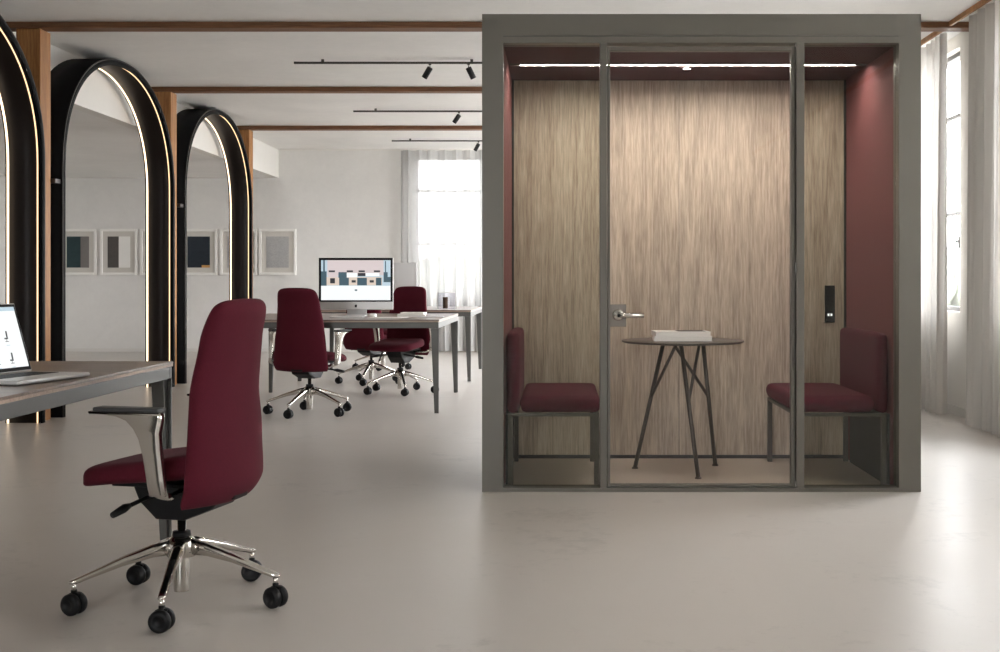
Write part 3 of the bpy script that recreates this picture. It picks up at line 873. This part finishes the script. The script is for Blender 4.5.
# ------------------------------------------------------------------ computers
def scr(name, col, s=1.0): return emit(name, rgb(*col), s)
SC = {n: scr('screen_'+n, c, .85) for n, c in dict(white=(236, 240, 240), pink=(205, 192, 192), teal=(58, 84, 96), dark=(40, 42, 48), beige=(212, 196, 182), blue=(180, 200, 212)).items()}
def desktop(x, y, z, rz, label):
    r = thing('desktop_computer', label, 'computer', (x, y, z), rz, 'white desktop computers')
    w = .325
    zb, zm, zt = .055, .125, .51
    m = MB(); m.box(-w, w, -.006, .012, zb, zt, M['silver'], .004)
    m.pad(lambda u, v, s: Vector((u*w*.96, .010+(.03*(1-u*u)*(1-v*v) if s > 0 else 0), (zb+zt)/2+v*(zt-zb)/2*.95)), M['silver'], 12, 12)
    m.build('housing', r)
    m = MB(); m.box(-w+.002, w-.002, -.009, -.0062, zm, zt-.002, M['bezel'], .001); m.build('bezel', r)
    sx0, sx1, sz0, sz1 = -w+.022, w-.022, zm+.014, zt-.022
    m = MB(); Wd, Hd = sx1-sx0, sz1-sz0
    m.box(sx0, sx1, -.0096, -.0091, sz0, sz1, SC['white'])
    def q(u0, u1, v0, v1, c, d): m.box(sx0+u0*Wd, sx0+u1*Wd, -.0096-d, -.0095, sz0+v0*Hd, sz0+v1*Hd, SC[c])
    q(.0, 1, .36, 1, 'blue', .0002); q(.09, .90, .62, 1, 'pink', .0003); q(0, .08, .36, .72, 'teal', .0004); q(.03, .055, .7, 1, 'teal', .0004)
    q(.90, .96, .45, .70, 'teal', .0004); q(.92, .935, .7, .98, 'teal', .0004); q(.94, 1, .45, .58, 'teal', .0005)
    q(.08, .88, .37, .58, 'beige', .0004)
    for u in (.11, .37, .54, .76): q(u, u+.09, .70, .745, 'dark', .0005)
    q(.10, .24, .57, .70, 'pink', .0005); q(.36, .52, .57, .68, 'white', .0005); q(.64, .84, .60, .68, 'white', .0005)
    q(.25, .37, .56, .70, 'teal', .0005); q(.53, .64, .60, .68, 'dark', .0006)
    q(.26, .40, .37, .56, 'teal', .0006); q(.52, .66, .37, .56, 'teal', .0006); q(.79, .87, .37, .56, 'teal', .0006)
    q(.13, .20, .42, .55, 'dark', .0006); q(.44, .50, .44, .50, 'dark', .0006); q(.70, .76, .44, .50, 'dark', .0006)
    q(.485, .52, .23, .27, 'teal', .0004)
    m.build('screen', r)
    m = MB(); m.pad(lambda u, v, s: Vector((u*.011*(1-.25*v*v), -.0068+(-.0008*(1-u*u)*(1-v*v) if s > 0 else .0006), .089+v*.011-.003*(1-abs(u)))), M['bezel'], 8, 8)
    m.box(-.001, .004, -.0076, -.0062, .099, .104, M['bezel'], mat=None); m.build('chin_emblem', r)
    m = MB(); m.prism([(.022, .20), (.034, .20), (.062, .012), (.062, 0), (-.07, 0), (-.07, .006), (.045, .010)], -.085, .085, M['silver'], 'x'); m.build('stand', r)
    return r
desktop(-1.783, 10.40, .7451, 0, 'white desktop computer with a lit screen on the middle desk')
desktop(-1.935, 13.40, .7451, PI, 'desktop computer seen from its plain grey back on the farthest desk')

# keyboard, mouse, papers
r = thing('keyboard', 'slim white keyboard on the middle desk below the lit screen', 'keyboard', ((347-560)*9.95/1190, 9.95, .7451), 0)
m = MB(); m.box(-.14, .14, -.055, .055, 0, .008, M['silver'], .002); m.build('keyboard_body', r)
m = MB()
for i in range(12):
    for j in range(4): m.box(-.134+i*.0225, -.134+i*.0225+.0195, -.05+j*.026, -.05+j*.026+.022, .008, .0105, M['key'])
m.build('keys', r)
m = MB(); m.pad(lambda u, v, s: Vector((u*.029*(1-.12*v*v), v*.056*(1-.2*u*u), .012+(.02 if s > 0 else -.0118)*max(0, (1-abs(u)**6)*(1-abs(v)**6))**.5)), M['key'], 14, 14)
tag(m.build('computer_mouse', None, ((373-560)*10.05/1190, 10.05, .7453)), 'small white computer mouse right of the keyboard', 'mouse')
m = MB(); m.box(-.105, .105, -.148, .148, 0, .003, M['paper'])
tag(m.build('paper_sheet', None, ((388-560)*9.95/1190, 9.95, .7451), (0, 0, R(80))), 'flat white paper sheet between the mouse and the notebooks', 'paper')
booklet(.24, .17, .022, (411-560)*10.15/1190, 10.2, .7451, R(4), 'thick white notebook on the right of the middle desk, lower of its pair')
booklet(.20, .15, .016, (413-560)*10.15/1190, 10.21, .7675, R(-5), 'thinner white notebook lying on top of the pair on the middle desk')
m = MB(); m.box(-.075, .075, -.11, .11, 0, .007, M['silver'], .003)
tag(m.build('tablet', None, ((431-560)*10.1/1190, 10.1, .7451), (0, 0, R(-86))), 'grey tablet lying flat beside the notebooks near the desk end', 'tablet')
# clear box + cup
bx = (447-560)*12.85/1190
r = thing('display_box', 'clear acrylic box standing on the farthest desk by the curtain', 'box', (bx, 12.85, .7451))
m = MB()
m.box(-.098, .098, -.06, .06, 0, .005, M['acry']); m.box(-.098, .098, -.06, .06, .178, .183, M['acry']); m.box(-.098, -.093, -.06, .06, .005, .178, M['acry']); m.box(.093, .098, -.06, .06, .005, .178, M['acry']); m.box(-.093, .093, .055, .06, .005, .178, M['acry']); m.build('acrylic_shell', r)
m = MB()
for a in ((-.100, .100, -.063, -.0605, .176, .184), (-.100, -.092, -.063, -.0605, 0, .176), (.092, .100, -.063, -.0605, 0, .176)): m.box(*a, M['silver'])
m.build('edge_rim', r)
m = MB(); m.lathe([(0, .003), (.024, .003), (.027, .006), (.029, .125), (.024, .125), (.022, .01), (0, .01)], M['cup'], 20)
tag(m.build('pen_cup', None, (bx-.018, 12.85, .7505)), 'dark brown cup inside the clear box on the farthest desk', 'cup')

# laptop
r = thing('laptop', 'open silver laptop showing small chair pictures, on the nearest desk', 'laptop', (-1.575, 3.99, .7352), math.atan2(-.97, -.23)+PI/2)
# local: x = depth axis toward hinge negative..., build along rotated axes: local -y along the front edge, local -x toward the hinge
lw, ld = .36, .228
rz = r.rotation_euler.z
ux = Vector((math.cos(rz), math.sin(rz)))
# ensure local -x points away from the chair (towards -X)
m = MB(); m.box(-ld, 0, -lw, 0, .002, .016, M['silver'], .004, 3); base = m.build('laptop_base', r)
m = MB()
for i in range(5):
    for j in range(13): m.box(-.200+i*.021, -.200+i*.021+.018, -lw+.03+j*.0232, -lw+.03+j*.0232+.02, .0161, .0172, M['bezel'])
m.build('keys', base)
m = MB(); m.box(-.085, -.012, -lw/2-.055, -lw/2+.055, .0161, .0166, M['silver']); m.build('touchpad', base)
tilt = R(-17)
L = T(-ld+.004, 0, .018) @ Matrix.Rotation(tilt, 4, 'Y')
m = MB(); m.box(-.007, 0, -lw, 0, 0, .238, M['silver'], .003, 3, mat=L); lid = m.build('screen_lid', r)
m = MB(); m.box(0, .0012, -lw+.004, -.004, .004, .234, M['bezel'], mat=L); m.build('bezel', lid)
m = MB(); m.box(.0012, .0016, -lw+.012, -.012, .016, .225, SC['white'], mat=L)
for zc in (.122, .047):
    for yc in (-.082, -.150, -.218, -.286):
        # little chair pictures: back, seat, base
        m.prism([(yc+.003, zc-.004), (yc-.004, zc-.002), (yc-.002, zc+.020), (yc+.005, zc+.020)], .0016, .0019, SC['dark'], 'x', mat=L)
        m.box(.0016, .0019, yc-.014, yc+.003, zc-.008, zc-.003, SC['dark'], mat=L)
        m.box(.0016, .0019, yc-.006, yc-.004, zc-.015, zc-.008, SC['dark'], mat=L)
        m.box(.0016, .0019, yc-.013, yc+.004, zc-.017, zc-.015, SC['dark'], mat=L)
        m.box(.0016, .0018, yc-.012, yc+.006, zc-.030, zc-.028, SC['blue'], mat=L)
m.box(.0016, .0019, -lw+.012, -.012, .211, .225, SC['blue'], mat=L)
m.build('screen', lid)

# ------------------------------------------------------------------ light: overcast sky through the windows
w = bpy.data.worlds.new('sky'); bpy.context.scene.world = w; w.use_nodes = True
nt = w.node_tree; bg = nt.nodes['Background']
tc = N(nt, 'ShaderNodeTexCoord'); sp = N(nt, 'ShaderNodeSeparateXYZ'); rp = N(nt, 'ShaderNodeValToRGB')
nt.links.new(tc.outputs['Generated'], sp.inputs[0]); nt.links.new(sp.outputs['Z'], rp.inputs['Fac'])
e = rp.color_ramp.elements
e[0].position = 0; e[0].color = (.52, .53, .54, 1); e[1].position = .03; e[1].color = (.98, .99, 1, 1)
x = e.new(1.0); x.color = (.88, .94, 1, 1)
nt.links.new(rp.outputs['Color'], bg.inputs['Color']); bg.inputs['Strength'].default_value = 18.0

sc = bpy.context.scene
sc.view_settings.view_transform = 'Standard'; sc.view_settings.look = 'None'
sc.view_settings.gamma = 1; sc.view_settings.use_curve_mapping = False
sc.view_settings.exposure = 0.42
sc.cycles.max_bounces = 10; sc.cycles.diffuse_bounces = 6; sc.cycles.glossy_bounces = 4; sc.cycles.transparent_max_bounces = 16
sc.cycles.sample_clamp_indirect = 6
sc.cycles.use_denoising = True
